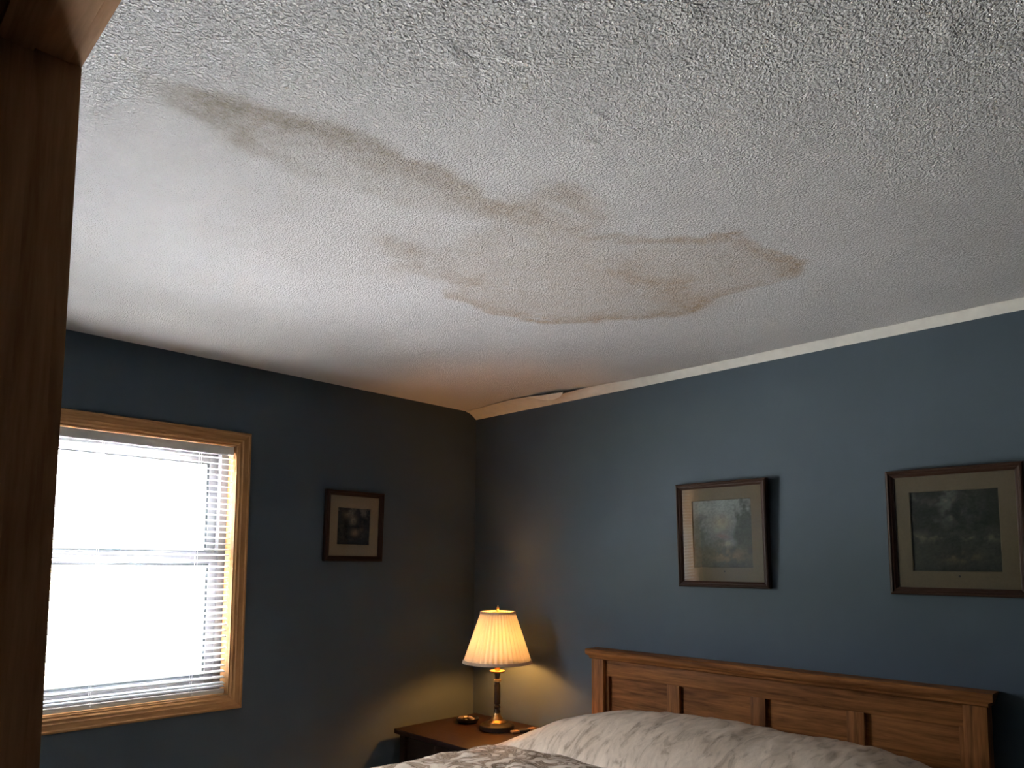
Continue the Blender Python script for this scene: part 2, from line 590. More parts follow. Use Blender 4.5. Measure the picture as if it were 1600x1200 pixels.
def vnoise(X, Y, f, seed):
    rs = np.random.RandomState(seed)
    T = rs.rand(256, 256)
    x, y = X * f + 40, Y * f + 40
    i, j = np.floor(x).astype(int), np.floor(y).astype(int)
    u, v = x - i, y - j
    u, v = u * u * (3 - 2 * u), v * v * (3 - 2 * v)
    g = lambda a, b_: T[a % 256, b_ % 256]
    return (g(i, j) * (1 - u) * (1 - v) + g(i + 1, j) * u * (1 - v) + g(i, j + 1) * (1 - u) * v + g(i + 1, j + 1) * u * v) - 0.5

step = 0.0115
nx, ny = int(XR / step) + 1, int(-YF / step) + 1
xs, ys = np.linspace(0, XR, nx), np.linspace(YF, 0, ny)
X0, Y0 = np.meshgrid(xs, ys)
X = X0 + 0.035 * vnoise(X0, Y0, 14, 1) + 0.02 * vnoise(X0, Y0, 33, 2)
Y = Y0 + 0.035 * vnoise(X0, Y0, 14, 3) + 0.02 * vnoise(X0, Y0, 33, 4)
inF = in_poly(X, Y, STAIN['fill'])
inA = in_poly(X, Y, STAIN['fillA'])
inside = inF | inA
S = np.zeros(X.shape)
def add(f):
    global S
    S = np.maximum(S, f) + 0.35 * np.minimum(S, f)
add(np.where(inF, 0.21 * np.clip(poly_dist(X, Y, STAIN['fill']) / 0.08, 0, 1), 0))
add(np.where(inA, 0.16 * np.clip(poly_dist(X, Y, STAIN['fillA']) / 0.05, 0, 1), 0))
softp = STAIN['soft']
sin_ = in_poly(X, Y, softp)
add(0.09 * np.exp(-(np.where(sin_, 0, poly_dist(X, Y, softp)) / 0.13) ** 2))
add(seg_field(X, Y, STAIN['A'], 0.085, 0.024, [0.03, 0.14, 0.36, 0.48, 0.50, 0.44, 0.46, 0.46, 0.42, 0.36, 0.32], inside))
add(seg_field(X, Y, STAIN['A2'], 0.05, 0.035, [0.10, 0.34, 0.36, 0.30, 0.26, 0.20, 0.10], inside))
add(seg_field(X, Y, STAIN['B'], 0.06, 0.035, [0.34, 0.30, 0.22, 0.20], inside))
add(seg_field(X, Y, STAIN['blob'], 0.05, 0.045, [0.20, 0.30, 0.30, 0.30, 0.22, 0.18], inside))
inB = in_poly(X, Y, [(1.97, -1.66)] + STAIN['blob'] + [(2.0, -1.42)])
add(np.where(inB, 0.24 * np.clip(poly_dist(X, Y, STAIN['blob']) / 0.02, 0.6, 1), 0))
add(seg_field(X, Y, STAIN['C'], 0.035, 0.014, [0.28, 0.34, 0.42, 0.46, 0.48], inside))
add(seg_field(X, Y, STAIN['D'], 0.06, 0.012, [0.28, 0.36, 0.42, 0.55, 0.50, 0.42], inside))
add(seg_field(X, Y, STAIN['E'], 0.075, 0.016, [0.24, 0.24, 0.32, 0.44, 0.46, 0.42, 0.44, 0.50, 0.50, 0.44, 0.38, 0.42, 0.36], inside))
add(seg_field(X, Y, STAIN['F'], 0.06, 0.06, [0.28, 0.36, 0.28, 0.22, 0.28, 0.36], inside))
add(seg_field(X, Y, STAIN['G'], 0.09, 0.09, [0.18, 0.34, 0.38, 0.38, 0.40, 0.32], inside))
hue = np.clip((Y0 + 2.1) / 0.9, 0, 1)
lump = np.zeros(X.shape)
for (lx, ly, sx, sy, a) in ((2.29, -2.149, 0.012, 0.02, 1.0), (2.31, -2.12, 0.01, 0.014, -0.8), (2.374, -2.06, 0.010, 0.03, 1.0), (2.36, -2.03, 0.014, 0.014, -0.7),
                            (2.368, -1.81, 0.012, 0.02, 0.8), (2.30, -1.75, 0.014, 0.014, 0.6), (2.657, -1.908, 0.02, 0.03, 0.6), (2.949, -1.581, 0.025, 0.03, 0.8), (2.72, -1.80, 0.02, 0.02, 0.6)):
    lump += a * np.exp(-((X - lx) / sx) ** 2 - ((Y - ly) / sy) ** 2)
# the board sags a little along the opened joint by the back wall
Z = H + 0.0015 * vnoise(X0, Y0, 2.2, 9)
Z = np.where((X0 < 0.02) | (X0 > XR - 0.02) | (Y0 > -0.02) | (Y0 < YF + 0.02), H, Z)
verts = np.stack([X0, Y0, Z], -1).reshape(-1, 3)
idx = np.arange(nx * ny).reshape(ny, nx)
quads = np.stack([idx[:-1, :-1], idx[1:, :-1], idx[1:, 1:], idx[:-1, 1:]], -1).reshape(-1, 4)
me = bpy.data.meshes.new('ceiling')
me.from_pydata(verts.tolist(), [], quads.tolist())
for nm, arr in (('stain', S), ('stain_hue', hue), ('lump', lump)):
    at = me.attributes.new(nm, 'FLOAT', 'POINT')
    at.data.foreach_set('value', np.ascontiguousarray(arr.reshape(-1), dtype=np.float32))
me.shade_smooth()
me.materials.append(CEIL)
co = bpy.data.objects.new('ceiling', me)
COL.objects.link(co)
tag(co, 'white textured plaster ceiling with a long brown water stain', 'ceiling', kind='structure')

# ---- painted joint tape along the top of the back wall, lifting off near the corner
PX = [0, 0.25, 0.45, 0.62, 0.80, 0.93, 1.14, 1.5, XR]
PY = [0.087, 0.115, 0.138, 0.128, 0.102, 0.060, 0.028, 0.016, 0.014]
DRX = [0, 0.2, 0.45, 0.62, 0.72, 0.80, 0.86, 0.93, XR]
DRZ = [0.003, 0.004, 0.006, 0.012, 0.020, 0.024, 0.016, 0.003, 0.001]
bm = bmesh.new()
rows = []
tx = [0.001 + (XR - 0.002) * (k / 160) ** 1.5 for k in range(161)]
for x in tx:
    p = float(np.interp(x, PX, PY)) + 0.002 * sin(x * 31)
    dr = float(np.interp(x, DRX, DRZ))
    row = []
    for q in range(7):
        t = q / 6
        yy = -p * (1 - t) - 0.004 * t
        zz = (H - dr) * (1 - t) + (H - 0.041) * t
        zz += 0.008 * sin(pi * t) * min(1, p / 0.06)
        zz = min(zz, H - 0.0015)
        row.append(bm.verts.new((x, yy, zz)))
    row.append(bm.verts.new((x, -0.0005, H - 0.041)))
    row.append(bm.verts.new((x, -0.0005, H - 0.0385)))
    for q in (5, 3, 1, 0):
        c = row[q].co
        row.append(bm.verts.new((x, min(c.y + 0.001, -0.0005), c.z + 0.0012)))
    rows.append(row)
for a, c in zip(rows, rows[1:]):
    n = len(a)
    for k in range(n):
        bm.faces.new((a[k], a[(k + 1) % n], c[(k + 1) % n], c[k]))
bm.faces.new(rows[0])
bm.faces.new(rows[-1][::-1])
tape = obj('trim_1', bm, TAPE, angle=50)
tag(tape, 'pale painted joint strip between ceiling and blue wall, lifting near the corner', 'trim', kind='structure')
# torn paper flap hanging at the opened joint
bm = bmesh.new()
fl = [(0.58, -0.140, H - 0.013), (0.68, -0.132, H - 0.021), (0.81, -0.116, H - 0.022), (0.775, -0.098, H - 0.038), (0.72, -0.094, H - 0.045), (0.65, -0.108, H - 0.036)]
va = [bm.verts.new((x, y - 0.006, z - 0.001)) for x, y, z in fl]
vb = [bm.verts.new((x, y - 0.005, z + 0.001)) for x, y, z in fl]
bm.faces.new(va)
bm.faces.new(vb[::-1])
for k in range(6):
    bm.faces.new((va[k], va[(k + 1) % 6], vb[(k + 1) % 6], vb[k]))
obj('torn_flap', bm, PAPER, tape, smooth=False)['label'] = 'pale torn paper flap'

# ================================================================== WINDOW
win = thing('window_1', 'double-hung window in a honey oak casing on the blue wall', 'window', (0, WY, WZ), (0, 0, pi / 2), kind='structure')
CPROF = [(0, 0), (0, 0.013), (0.004, 0.018), (0.010, 0.019), (0.014, 0.0165), (0.036, 0.0155), (0.040, 0.0125), (0.044, 0.0115), (0.050, 0.012), (0.054, 0.010), (CW, 0.006), (CW, 0)]
for side, ax in (('top', 0), ('bottom', 0), ('left', 2), ('right', 2)):
    obj('casing', mitre_rail(WW, WH, CPROF, side), OAK[ax], win, local=True, angle=25)
# jamb boards lining the opening (local y grows outwards through the wall)
obj('jamb_board', box(-OW - JT, OW + JT, -0.006, 0.150, OH, OH + JT, 0.001), OAK[0], win, local=True)
obj('jamb_board', box(-OW - JT, OW + JT, -0.006, 0.150, -OH - JT, -OH, 0.001), OAK[0], win, local=True)
obj('jamb_board', box(-OW - JT, -OW, -0.006, 0.150, -OH, OH, 0.001), OAK[2], win, local=True)
obj('jamb_board', box(OW, OW + JT, -0.006, 0.150, -OH, OH, 0.001), OAK[2], win, local=True)
# vinyl frame
FWD = 0.034
fr = obj('frame', box(-OW, -OW + FWD, 0.082, 0.158, -OH, OH, 0.002), VINYL, win, local=True)
obj('frame', box(OW - FWD, OW, 0.082, 0.158, -OH, OH, 0.002), VINYL, win, local=True)
obj('frame', box(-OW + FWD, OW - FWD, 0.082, 0.158, OH - FWD, OH, 0.002), VINYL, win, local=True)
obj('frame', box(-OW + FWD, OW - FWD, 0.082, 0.158, -OH, -OH + FWD, 0.002), VINYL, win, local=True)
def sash(y0, y1, z0, z1, rb, rt):
    xw = OW - FWD
    st = 0.036
    s = obj('sash', box(-xw, -xw + st, y0, y1, z0, z1, 0.002), VINYL, win, local=True)
    def sub(n, bmx, m):
        return obj(n, bmx, m, s, local=True)
    sub('stile', box(xw - st, xw, y0, y1, z0, z1, 0.002), VINYL)
    sub('rail', box(-xw + st, xw - st, y0, y1, z0, z0 + rb, 0.002), VINYL)
    sub('rail', box(-xw + st, xw - st, y0, y1, z1 - rt, z1, 0.002), VINYL)
    ym = (y0 + y1) / 2
    gx, gz0, gz1 = xw - st, z0 + rb, z1 - rt
    g = 0.010
    for bb in (box(-gx, -gx + g, ym - 0.004, ym + 0.004, gz0, gz1), box(gx - g, gx, ym - 0.004, ym + 0.004, gz0, gz1),
               box(-gx + g, gx - g, ym - 0.004, ym + 0.004, gz0, gz0 + g), box(-gx + g, gx - g, ym - 0.004, ym + 0.004, gz1 - g, gz1)):
        sub('gasket', bb, GASKET)
    sub('pane', box(-gx, gx, ym - 0.0015, ym + 0.0015, gz0, gz1), GLASS)
MR = 0.047
sash(0.090, 0.116, -OH + FWD, MR + 0.028, 0.045, 0.052)
sash(0.120, 0.146, MR - 0.020, OH - FWD, 0.046, 0.040)

# ================================================================== BLIND
bl = thing('venetian_blind', 'white slatted venetian blind lowered over the window', 'blind', (0, WY, WZ), (0, 0, pi / 2))
BWd = OW - 0.006
obj('headrail', box(-BWd + 0.002, BWd - 0.002, 0.008, 0.044, 2.014 - WZ, 2.050 - WZ, 0.003), RAILM, bl, local=True)
obj('headrail_lip', box(-BWd + 0.004, BWd - 0.03, 0.006, 0.012, 2.009 - WZ, 2.0145 - WZ, 0.0015), CORD, bl, local=True)
obj('bottom_rail', box(-BWd, BWd, 0.018, 0.042, 0.926 - WZ, 0.945 - WZ, 0.004), RAILM, bl, local=True)
# one slat, room-side edge lower
TILT = radians(16)
prof = []
ns = 4
for k in range(ns + 1):
    t = -1 + 2 * k / ns
    yy, zz = 0.0127 * t, 0.0022 * (1 - t * t)
    prof.append((yy * cos(TILT) - zz * sin(TILT), yy * sin(TILT) + zz * cos(TILT)))
bm = bmesh.new()
ends = []
for e in (-1, 1):
    ends.append([bm.verts.new((e * BWd, y, z + 0.0004)) for y, z in prof] + [bm.verts.new((e * BWd, y, z - 0.0004)) for y, z in prof[::-1]])
n = len(ends[0])
for k in range(n):
    bm.faces.new((ends[0][k], ends[0][(k + 1) % n], ends[1][(k + 1) % n], ends[1][k]))
bm.faces.new(ends[0])
bm.faces.new(ends[1][::-1])
slat0 = obj('slat', bm, SLAT, bl, local=True, angle=60)
YS = 0.031
zs = [0.952 + 0.006, 0.972] + [0.972 + 0.0262 * (k + 1) for k in range(39)]
zs = [z for z in zs if z < 2.002]
for k, z in enumerate(zs):
    o = slat0 if k == 0 else slat0.copy()
    if k:
        COL.objects.link(o)
        o.parent = bl
    o.location = (0, YS, z - WZ)
for lx in (-0.3965, 0.0, 0.3965):
    for yy in (YS - 0.0135, YS + 0.0135):
        obj('ladder_cord', tube([(lx, yy, 0.94 - WZ), (lx, yy, 2.016 - WZ)], 0.0008, 6), CORD, bl, local=True)
for lx in (-0.3965, 0.0, 0.3965):
    obj('cord_button', lathe([(0.001, -0.004), (0.005, -0.003), (0.005, 0.003), (0.001, 0.004)], (lx, 0.017, 0.937 - WZ), 12), CORD, bl, local=True)

# ================================================================== DOORWAY
dr = thing('door_1', 'dark stained wooden doorway frame at the left edge of the view', 'door frame', (DX0, YF, 0), kind='structure')
obj('side_jamb', box(DX0 - 0.018, DX0, YH, YF, 0, DZ, 0.0015), DOORW[2], dr)
obj('side_jamb', box(DX1, DX1 + 0.018, YH, YF, 0, DZ, 0.0015), DOORW[2], dr)
obj('head_jamb', box(DX0 - 0.018, DX1 + 0.018, YH, YF, DZ, DZ + 0.018, 0.0015), DOORW[0], dr)
obj('door_stop', box(DX0, DX0 + 0.011, YF - 0.070, YF - 0.036, 0, DZ - 0.011, 0.002), DOORW[2], dr)
obj('door_stop', box(DX1 - 0.011, DX1, YF - 0.070, YF - 0.036, 0, DZ - 0.011, 0.002), DOORW[2], dr)
obj('door_stop', box(DX0, DX1, YF - 0.070, YF - 0.036, DZ - 0.011, DZ, 0.002), DOORW[0], dr)
for y0, y1 in ((YF, YF + 0.014), (YH - 0.014, YH)):
    obj('casing', box(DX0 - 0.064, DX0 - 0.004, y0, y1, 0, DZ + 0.004, 0.003), DOORW[2], dr)
    obj('casing', box(DX1 + 0.004, DX1 + 0.064, y0, y1, 0, DZ + 0.004, 0.003), DOORW[2], dr)
    obj('casing', box(DX0 - 0.064, DX1 + 0.064, y0, y1, DZ + 0.004, DZ + 0.064, 0.003), DOORW[0], dr)

# ================================================================== PICTURES
def sstep(a, b_, t):
    t = np.clip((t - a) / (b_ - a), 0, 1)
    return t * t * (3 - 2 * t)

def paint(kind, U, V):
    """colours of a small dim landscape print; U to the right, V upwards, both 0..1"""
    n1 = vnoise(U, V, 5, 11) + 0.5 * vnoise(U, V, 11, 12) + 0.3 * vnoise(U, V, 24, 13)
    n2 = vnoise(U, V, 8, 21) + 0.6 * vnoise(U, V, 17, 22) + 0.4 * vnoise(U, V, 34, 23)
    C = np.zeros(U.shape + (3,))
    def lay(col, a):
        nonlocal C
        a = np.clip(a, 0, 1)[..., None]
        C = C * (1 - a) + np.array(col) * a
    C[:] = 0
    if kind == 'valley':
        C[:] = (0.115, 0.125, 0.115)
        lay((0.17, 0.18, 0.165), sstep(0.45, 0.8, V + 0.25 * n1) * 0.9)
        lay((0.20, 0.17, 0.115), np.exp(-((U - 0.5) / 0.16) ** 2 - ((V - 0.66) / 0.12) ** 2) * 0.9)
        lay((0.055, 0.06, 0.05), sstep(0.30, 0.12, U + 0.35 * n1 + 0.15 * (V - 0.5)) * sstep(0.9, 0.62, V) * 0.85)
        lay((0.045, 0.048, 0.038), sstep(0.58, 0.76, U + 0.35 * n1 - 0.12 * (V - 0.5)) * sstep(0.98, 0.75, V + 0.3 * n2) * 0.9)
        lay((0.06, 0.055, 0.042), sstep(0.42, 0.25, V + 0.2 * n2) * 0.8)
        lay((0.14, 0.085, 0.07), np.exp(-((U - 0.50) / 0.13) ** 2 - ((V - 0.45) / 0.05) ** 2) * (0.6 + 1.2 * n2))
        lay((0.27, 0.235, 0.175), np.exp(-((U - 0.55) / 0.10) ** 2 - ((V - 0.35) / 0.035) ** 2) * (0.9 + n2))
        lay((0.17, 0.13, 0.075), sstep(0.1, 0.5, n2 + 0.25) * np.exp(-((U - 0.6) / 0.25) ** 2 - ((V - 0.18) / 0.10) ** 2) * 0.9)
        lay((0.09, 0.075, 0.05), sstep(0.1, 0.4, n1) * sstep(0.5, 0.2, V) * 0.6)
    elif kind == 'grove':
        C[:] = (0.035, 0.036, 0.030)
        lay((0.075, 0.078, 0.066), sstep(0.05, 0.4, n1) * sstep(0.45, 0.8, V) * 0.9)
        lay((0.115, 0.10, 0.07), sstep(0.15, 0.45, n2) * sstep(0.55, 0.75, V) * sstep(0.95, 0.8, V) * 0.8)
        lay((0.02, 0.021, 0.017), sstep(0.55, 0.72, U + 0.3 * n1) * sstep(0.45, 0.6, V) * 0.85)
        lay((0.020, 0.020, 0.016), sstep(0.30, 0.15, np.abs(U - 0.25) + 0.4 * n1) * sstep(0.45, 0.55, V) * 0.6)
        lay((0.085, 0.075, 0.055), np.exp(-((V - 0.42) / 0.05) ** 2) * sstep(0.0, 0.4, n2) * 0.9)
        lay((0.10, 0.075, 0.05), np.exp(-((U - 0.58) / 0.2) ** 2 - ((V - 0.18) / 0.07) ** 2) * sstep(-0.1, 0.4, n2) * 0.9)
        lay((0.06, 0.056, 0.045), sstep(0.0, 0.5, n1) * sstep(0.4, 0.25, V) * 0.5)
    else:
        C[:] = (0.030, 0.030, 0.032)
        lay((0.13, 0.12, 0.10), sstep(-0.05, 0.35, n1 + 0.35 * (U - 0.5)) * sstep(0.62, 0.9, V) * 0.9)
        lay((0.20, 0.16, 0.115), np.exp(-((U - 0.48) / 0.10) ** 2 - ((V - 0.66) / 0.13) ** 2))
        lay((0.17, 0.135, 0.10), np.exp(-((U - 0.28) / 0.10) ** 2 - ((V - 0.8) / 0.09) ** 2) * 0.7)
        lay((0.20, 0.125, 0.075), np.exp(-((U - 0.54) / 0.11) ** 2 - ((V - 0.33) / 0.10) ** 2))
        lay((0.12, 0.08, 0.055), np.exp(-((U - 0.75) / 0.08) ** 2 - ((V - 0.45) / 0.10) ** 2) * 0.7)
        lay((0.015, 0.015, 0.017), np.exp(-((U - 0.78) / 0.11) ** 2 - ((V - 0.68) / 0.10) ** 2) * 0.9)
        lay((0.018, 0.018, 0.018), np.exp(-((U - 0.55) / 0.3) ** 2 - ((V - 0.49) / 0.045) ** 2) * 0.8)
        lay((0.05, 0.045, 0.04), sstep(0.1, 0.5, n2) * 0.6)
    st = vnoise(U, V * 1.6, 40, 31) + 0.8 * vnoise(U * 1.3, V * 2.2, 70, 32)
    return np.clip(C * (1 + 0.30 * st + 0.25 * n2)[..., None], 0, 1)

FPROF_D = [(0, 0), (0, 0.020), (0.004, 0.026), (0.009, 0.027), (0.013, 0.022), (0.017, 0.021), (0.021, 0.017), (1.0, 0.015), (1.0, 0)]

def picture(label, loc, rot, w, h, fwid, mats, kind, medal):
    """mats = (left, right, top, bottom) widths of the mat board"""
    t = thing('framed_picture', label, 'picture', loc, rot, 'framed pictures on the blue walls')
    prof = [(d / 0.025 * fwid if d < 1 else fwid, y) for d, y in FPROF_D]
    for side, ax in (('top', 0), ('bottom', 0), ('left', 2), ('right', 2)):
        obj('frame_rail', mitre_rail(w, h, prof, side), FRAMEW[ax], t, local=True, angle=25)
    a, c, e, f = mats
    iw, ih = w / 2 - fwid + 0.003, h / 2 - fwid + 0.003
    x0, x1, z0, z1 = -w / 2 + fwid + a, w / 2 - fwid - c, -h / 2 + fwid + f, h / 2 - fwid - e
    # mat board: a ring with bevelled window
    bm = bmesh.new()
    rings = []
    for (ax0, ax1, az0, az1, y) in ((-iw, iw, -ih, ih, -0.005), (-iw, iw, -ih, ih, -0.0105), (x0 - 0.002, x1 + 0.002, z0 - 0.002, z1 + 0.002, -0.0105), (x0, x1, z0, z1, -0.006), (x0, x1, z0, z1, -0.005)):
        rings.append([bm.verts.new(q) for q in ((ax0, y, az0), (ax1, y, az0), (ax1, y, az1), (ax0, y, az1))])
    for p, q in zip(rings, rings[1:] + rings[:1]):
        for k in range(4):
            bm.faces.new((p[k], p[(k + 1) % 4], q[(k + 1) % 4], q[k]))
    mt = obj('mat_board', bm, MATL if kind == 'rocks' else MAT, t, local=True, smooth=False)
    if medal:
        obj('caption_mark', lathe([(0.0005, -0.0005), (0.004, -0.0004), (0.004, 0.0004), (0.0005, 0.0005)], ((x0 + x1) / 2 + 0.01, 0, 0), 8), BRONZE, mt, local=True)
        cm = mt.children[0]
        cm.rotation_euler = (pi / 2, 0, 0)
        cm.location = (0, -0.011, z0 - 0.018)
    # the print
    nx_, nz_ = 90, 90
    us, vs_ = np.meshgrid(np.linspace(0, 1, nx_), np.linspace(0, 1, nz_))
    cols = paint(kind, us, vs_)
    me = grid_mesh('print', nx_, nz_, lambda i, j: (x0 - 0.002 + (x1 - x0 + 0.004) * i / (nx_ - 1), -0.0045, z0 - 0.002 + (z1 - z0 + 0.004) * j / (nz_ - 1)))
    ca = me.color_attributes.new('print', 'FLOAT_COLOR', 'POINT')
    rgba = np.ones((nz_ * nx_, 4), np.float32)
    rgba[:, :3] = cols.reshape(-1, 3)
    ca.data.foreach_set('color', rgba.reshape(-1))
    me.materials.append(PRINT)
    o = bpy.data.objects.new('print', me)
    COL.objects.link(o)
    o.parent = t
    o['label'] = 'dim printed landscape'
    obj('backing_board', box(-iw, iw, -0.003, -0.0005, -ih, ih), BRONZE, t, local=True)
    obj('glass_sheet', box(-iw, iw, -0.0135, -0.0118, -ih, ih), PGLASS, t, local=True)
    return t

LEAN = radians(2.3)
picture('small dark-framed picture on the window wall, nearest the corner', (0.006, -0.862, 1.708), (radians(1.5), 0, pi / 2), 0.350, 0.364, 0.027, (0.050, 0.052, 0.062, 0.060), 'rocks', False)
picture('dark-framed valley landscape print hanging above the headboard', (1.652, -0.013, 1.656), (LEAN, 0, 0), 0.440, 0.470, 0.027, (0.052, 0.052, 0.056, 0.062), 'valley', True)
picture('dark-framed wide grove landscape print at the right edge of the view', (2.556, -0.013, 1.646), (LEAN, 0, 0), 0.432, 0.458, 0.027, (0.052, 0.052, 0.058, 0.060), 'grove', True)

# ================================================================== BED
BX0, BX1 = 0.962, 2.642
bed = thing('bed', 'stained wooden bed frame with a four-panel headboard against the blue wall', 'bed', (1.80, -0.06, 0))
hb = obj('headboard', box(BX0 + 0.07, BX1 - 0.07, -0.030, -0.014, 0.30, 1.050), BEDW[0], bed)
PW = 0.072
for x in (BX0, BX1 - PW):
    obj('post', box(x, x + PW, -0.078, -0.010, 0, 1.052, 0.003), BEDW[2], hb)
obj('top_rail', box(BX0 + PW, BX1 - PW, -0.058, -0.014, 0.972, 1.050, 0.002), BEDW[0], hb)
obj('bottom_rail', box(BX0 + PW, BX1 - PW, -0.058, -0.014, 0.32, 0.46, 0.002), BEDW[0], hb)
for xa, xb in ((BX0 + PW, 1.050), (1.384, 1.449), (1.790, 1.855), (2.178, 2.242), (2.552, BX1 - PW)):
    obj('stile', box(xa, xb, -0.058, -0.014, 0.46, 0.972, 0.002), BEDW[2], hb)
for xa, xb in ((1.050, 1.384), (1.449, 1.790), (1.855, 2.178), (2.242, 2.552)):
    obj('panel', box(xa, xb, -0.040, -0.029, 0.46, 0.972), BEDW[0], hb)
# cap with an ogee underside
bm = bmesh.new()
cp = [(-0.006, 1.100), (-0.006, 1.053), (-0.084, 1.053), (-0.090, 1.058), (-0.092, 1.066), (-0.100, 1.074), (-0.103, 1.083), (-0.103, 1.094), (-0.098, 1.100)]
ends = []
for x, s in ((BX0 - 0.022, 1), (BX1 + 0.022, -1)):
    ends.append([bm.verts.new((x + s * (0.016 if z < 1.07 else 0.0), y, z)) for y, z in cp])
n = len(cp)
for k in range(n):
    bm.faces.new((ends[0][k], ends[0][(k + 1) % n], ends[1][(k + 1) % n], ends[1][k]))
bm.faces.new(ends[0])
bm.faces.new(ends[1][::-1])
obj('cap', bm, BEDW[0], hb, angle=30)
for x in (BX0 + 0.015, BX1 - 0.045):
    obj('side_rail', box(x, x + 0.030, -2.10, -0.078, 0.22, 0.40, 0.003), BEDW[1], bed)
fb = obj('footboard', box(BX0, BX1, -2.15, -2.10, 0.18, 0.52, 0.004), BEDW[0], bed)
for x in (BX0, BX1 - PW):
    obj('post', box(x, x + PW, -2.165, -2.095, 0, 0.55, 0.003), BEDW[2], fb)
obj('slat_base', box(BX0 + 0.05, BX1 - 0.05, -2.09, -0.09, 0.26, 0.29), BEDW[1], bed)
b = box(BX0 + 0.055, BX1 - 0.055, -2.085, -0.085, 0.291, 0.700, 0.04, seg=4)
tag(obj('mattress', b, MATTR), 'thick white mattress on the bed under the comforter', 'mattress')

def fnoise(x, y, z, s):
    return mnoise.noise(Vector((x * s, y * s, z * s)))

# comforter: draped over the mattress, its upper end reaching the pillow
def comf(i, j, nx_, ny_):
    u = i / (nx_ - 1)
    v = j / (ny_ - 1)
    y = -0.752 - v * 1.308
    half = 0.845
    side = 0.34
    L = 2 * half + 2 * side
    s = u * L
    xc = (BX0 + BX1) / 2
    if s < side:
        d, x, z, nx3, nz3 = side - s, -half, 0.0, -1, 0
    elif s > side + 2 * half:
        d, x, z, nx3, nz3 = s - side - 2 * half, half, 0.0, 1, 0
    else:
        d, x, z, nx3, nz3 = 0.0, s - side - half, 0.0, 0, 1
    # rounded shoulder
    e = half - abs(x)
    R = 0.085
    if d > 0:
        x = math.copysign(half, x)
        z = -R - d
    elif e < R:
        a = (R - e) / R * pi / 2
        x = math.copysign(half - R + R * sin(a), x)
        z = -R + R * cos(a)
    z += 0.778 - (0.018 if d == 0 else 0.018) * (abs(x) / half) ** 2
    px, py = x + xc, y
    top = 1.0 if d == 0 else 0.4
    w = 0.012 * fnoise(px, py, z, 4.0) + 0.009 * fnoise(px + 3, py, z, 9.0) + 0.005 * fnoise(px, py + 5, z, 21.0)
    tuft = 0.006 * (sin(px * 2 * pi / 0.26) * sin(py * 2 * pi / 0.26))
    if d > 0:
        px += math.copysign(0.5 * w + 0.012 * sin(y * 26) * min(1, d / 0.2), x)
    else:
        z += w + tuft
    # the upper end rises over the pillow front
    k = 1 - min(1, v / 0.16)
    z += -0.025 * k * k * top
    return (px, py, z)
NX_, NY_ = 170, 130
me = grid_mesh('comforter', NX_, NY_, lambda i, j: comf(i, j, NX_, NY_))
shade(me, 80)
me.materials.append(COMF)
cf = bpy.data.objects.new('comforter', me)
COL.objects.link(cf)
md = cf.modifiers.new('thick', 'SOLIDIFY')
md.thickness = 0.018
md.offset = -1
tag(cf, 'cream and taupe swirl-patterned comforter spread over the bed', 'comforter')

# one long satin-covered pillow along the headboard
def pillow():
    bm = bmesh.new()
    nu, nv = 150, 60
    x0, x1, y0, y1 = 0.940, 2.655, -0.742, -0.092
    zb = 0.738
    tops, bots = [], []
    for j in range(nv + 1):
        v = -1 + 2 * j / nv
        rt, rb = [], []
        for i in range(nu + 1):
            u = -1 + 2 * i / nu
            uu_, vv_ = math.copysign(abs(u) ** 0.9, u), math.copysign(abs(v) ** 0.9, v)
            x = (x0 + x1) / 2 + uu_ * (x1 - x0) / 2 * (1 - 0.015 * v * v)
            y = (y0 + y1) / 2 + vv_ * (y1 - y0) / 2 * (1 - 0.02 * u * u)
            fu = max(0, 1 - abs(u) ** (2.5 if u < 0 else 7)) ** (0.82 if u < 0 else 0.85)
            vs2 = v - 0.12
            fv = max(0, 1 - abs(vs2 / (1.12 if vs2 < 0 else 0.88)) ** 2.6) ** 0.75
            hgt = 0.172 * fu * fv
            wr = 0.0
            if hgt > 0.004:
                wr = 0.006 * fnoise(x * 3.0, y * 0.8, 0, 6) + 0.004 * fnoise(x * 4, y * 1.2, 2, 11) + 0.008 * fnoise(x, y, 4, 3)
                wr *= min(1, hgt / 0.05)
            rt.append(bm.verts.new((x, y, zb + hgt + wr + 0.002)))
            rb.append(bm.verts.new((x, y, zb - 0.030 * (fu * fv) ** 0.5)))
        tops.append(rt)
        bots.append(rb)
    for j in range(nv):
        for i in range(nu):
            bm.faces.new((tops[j][i], tops[j][i + 1], tops[j + 1][i + 1], tops[j + 1][i]))
            bm.faces.new((bots[j][i], bots[j + 1][i], bots[j + 1][i + 1], bots[j][i + 1]))
    for i in range(nu):
        bm.faces.new((tops[0][i], bots[0][i], bots[0][i + 1], tops[0][i + 1]))
        bm.faces.new((tops[nv][i], tops[nv][i + 1], bots[nv][i + 1], bots[nv][i]))
    for j in range(nv):
        bm.faces.new((tops[j][0], tops[j + 1][0], bots[j + 1][0], bots[j][0]))
        bm.faces.new((tops[j][nu], bots[j][nu], bots[j + 1][nu], tops[j + 1][nu]))
    return bm
tag(obj('long_pillow', pillow(), SATIN, angle=80), 'long cream satin pillow lying along the wooden headboard', 'pillow')

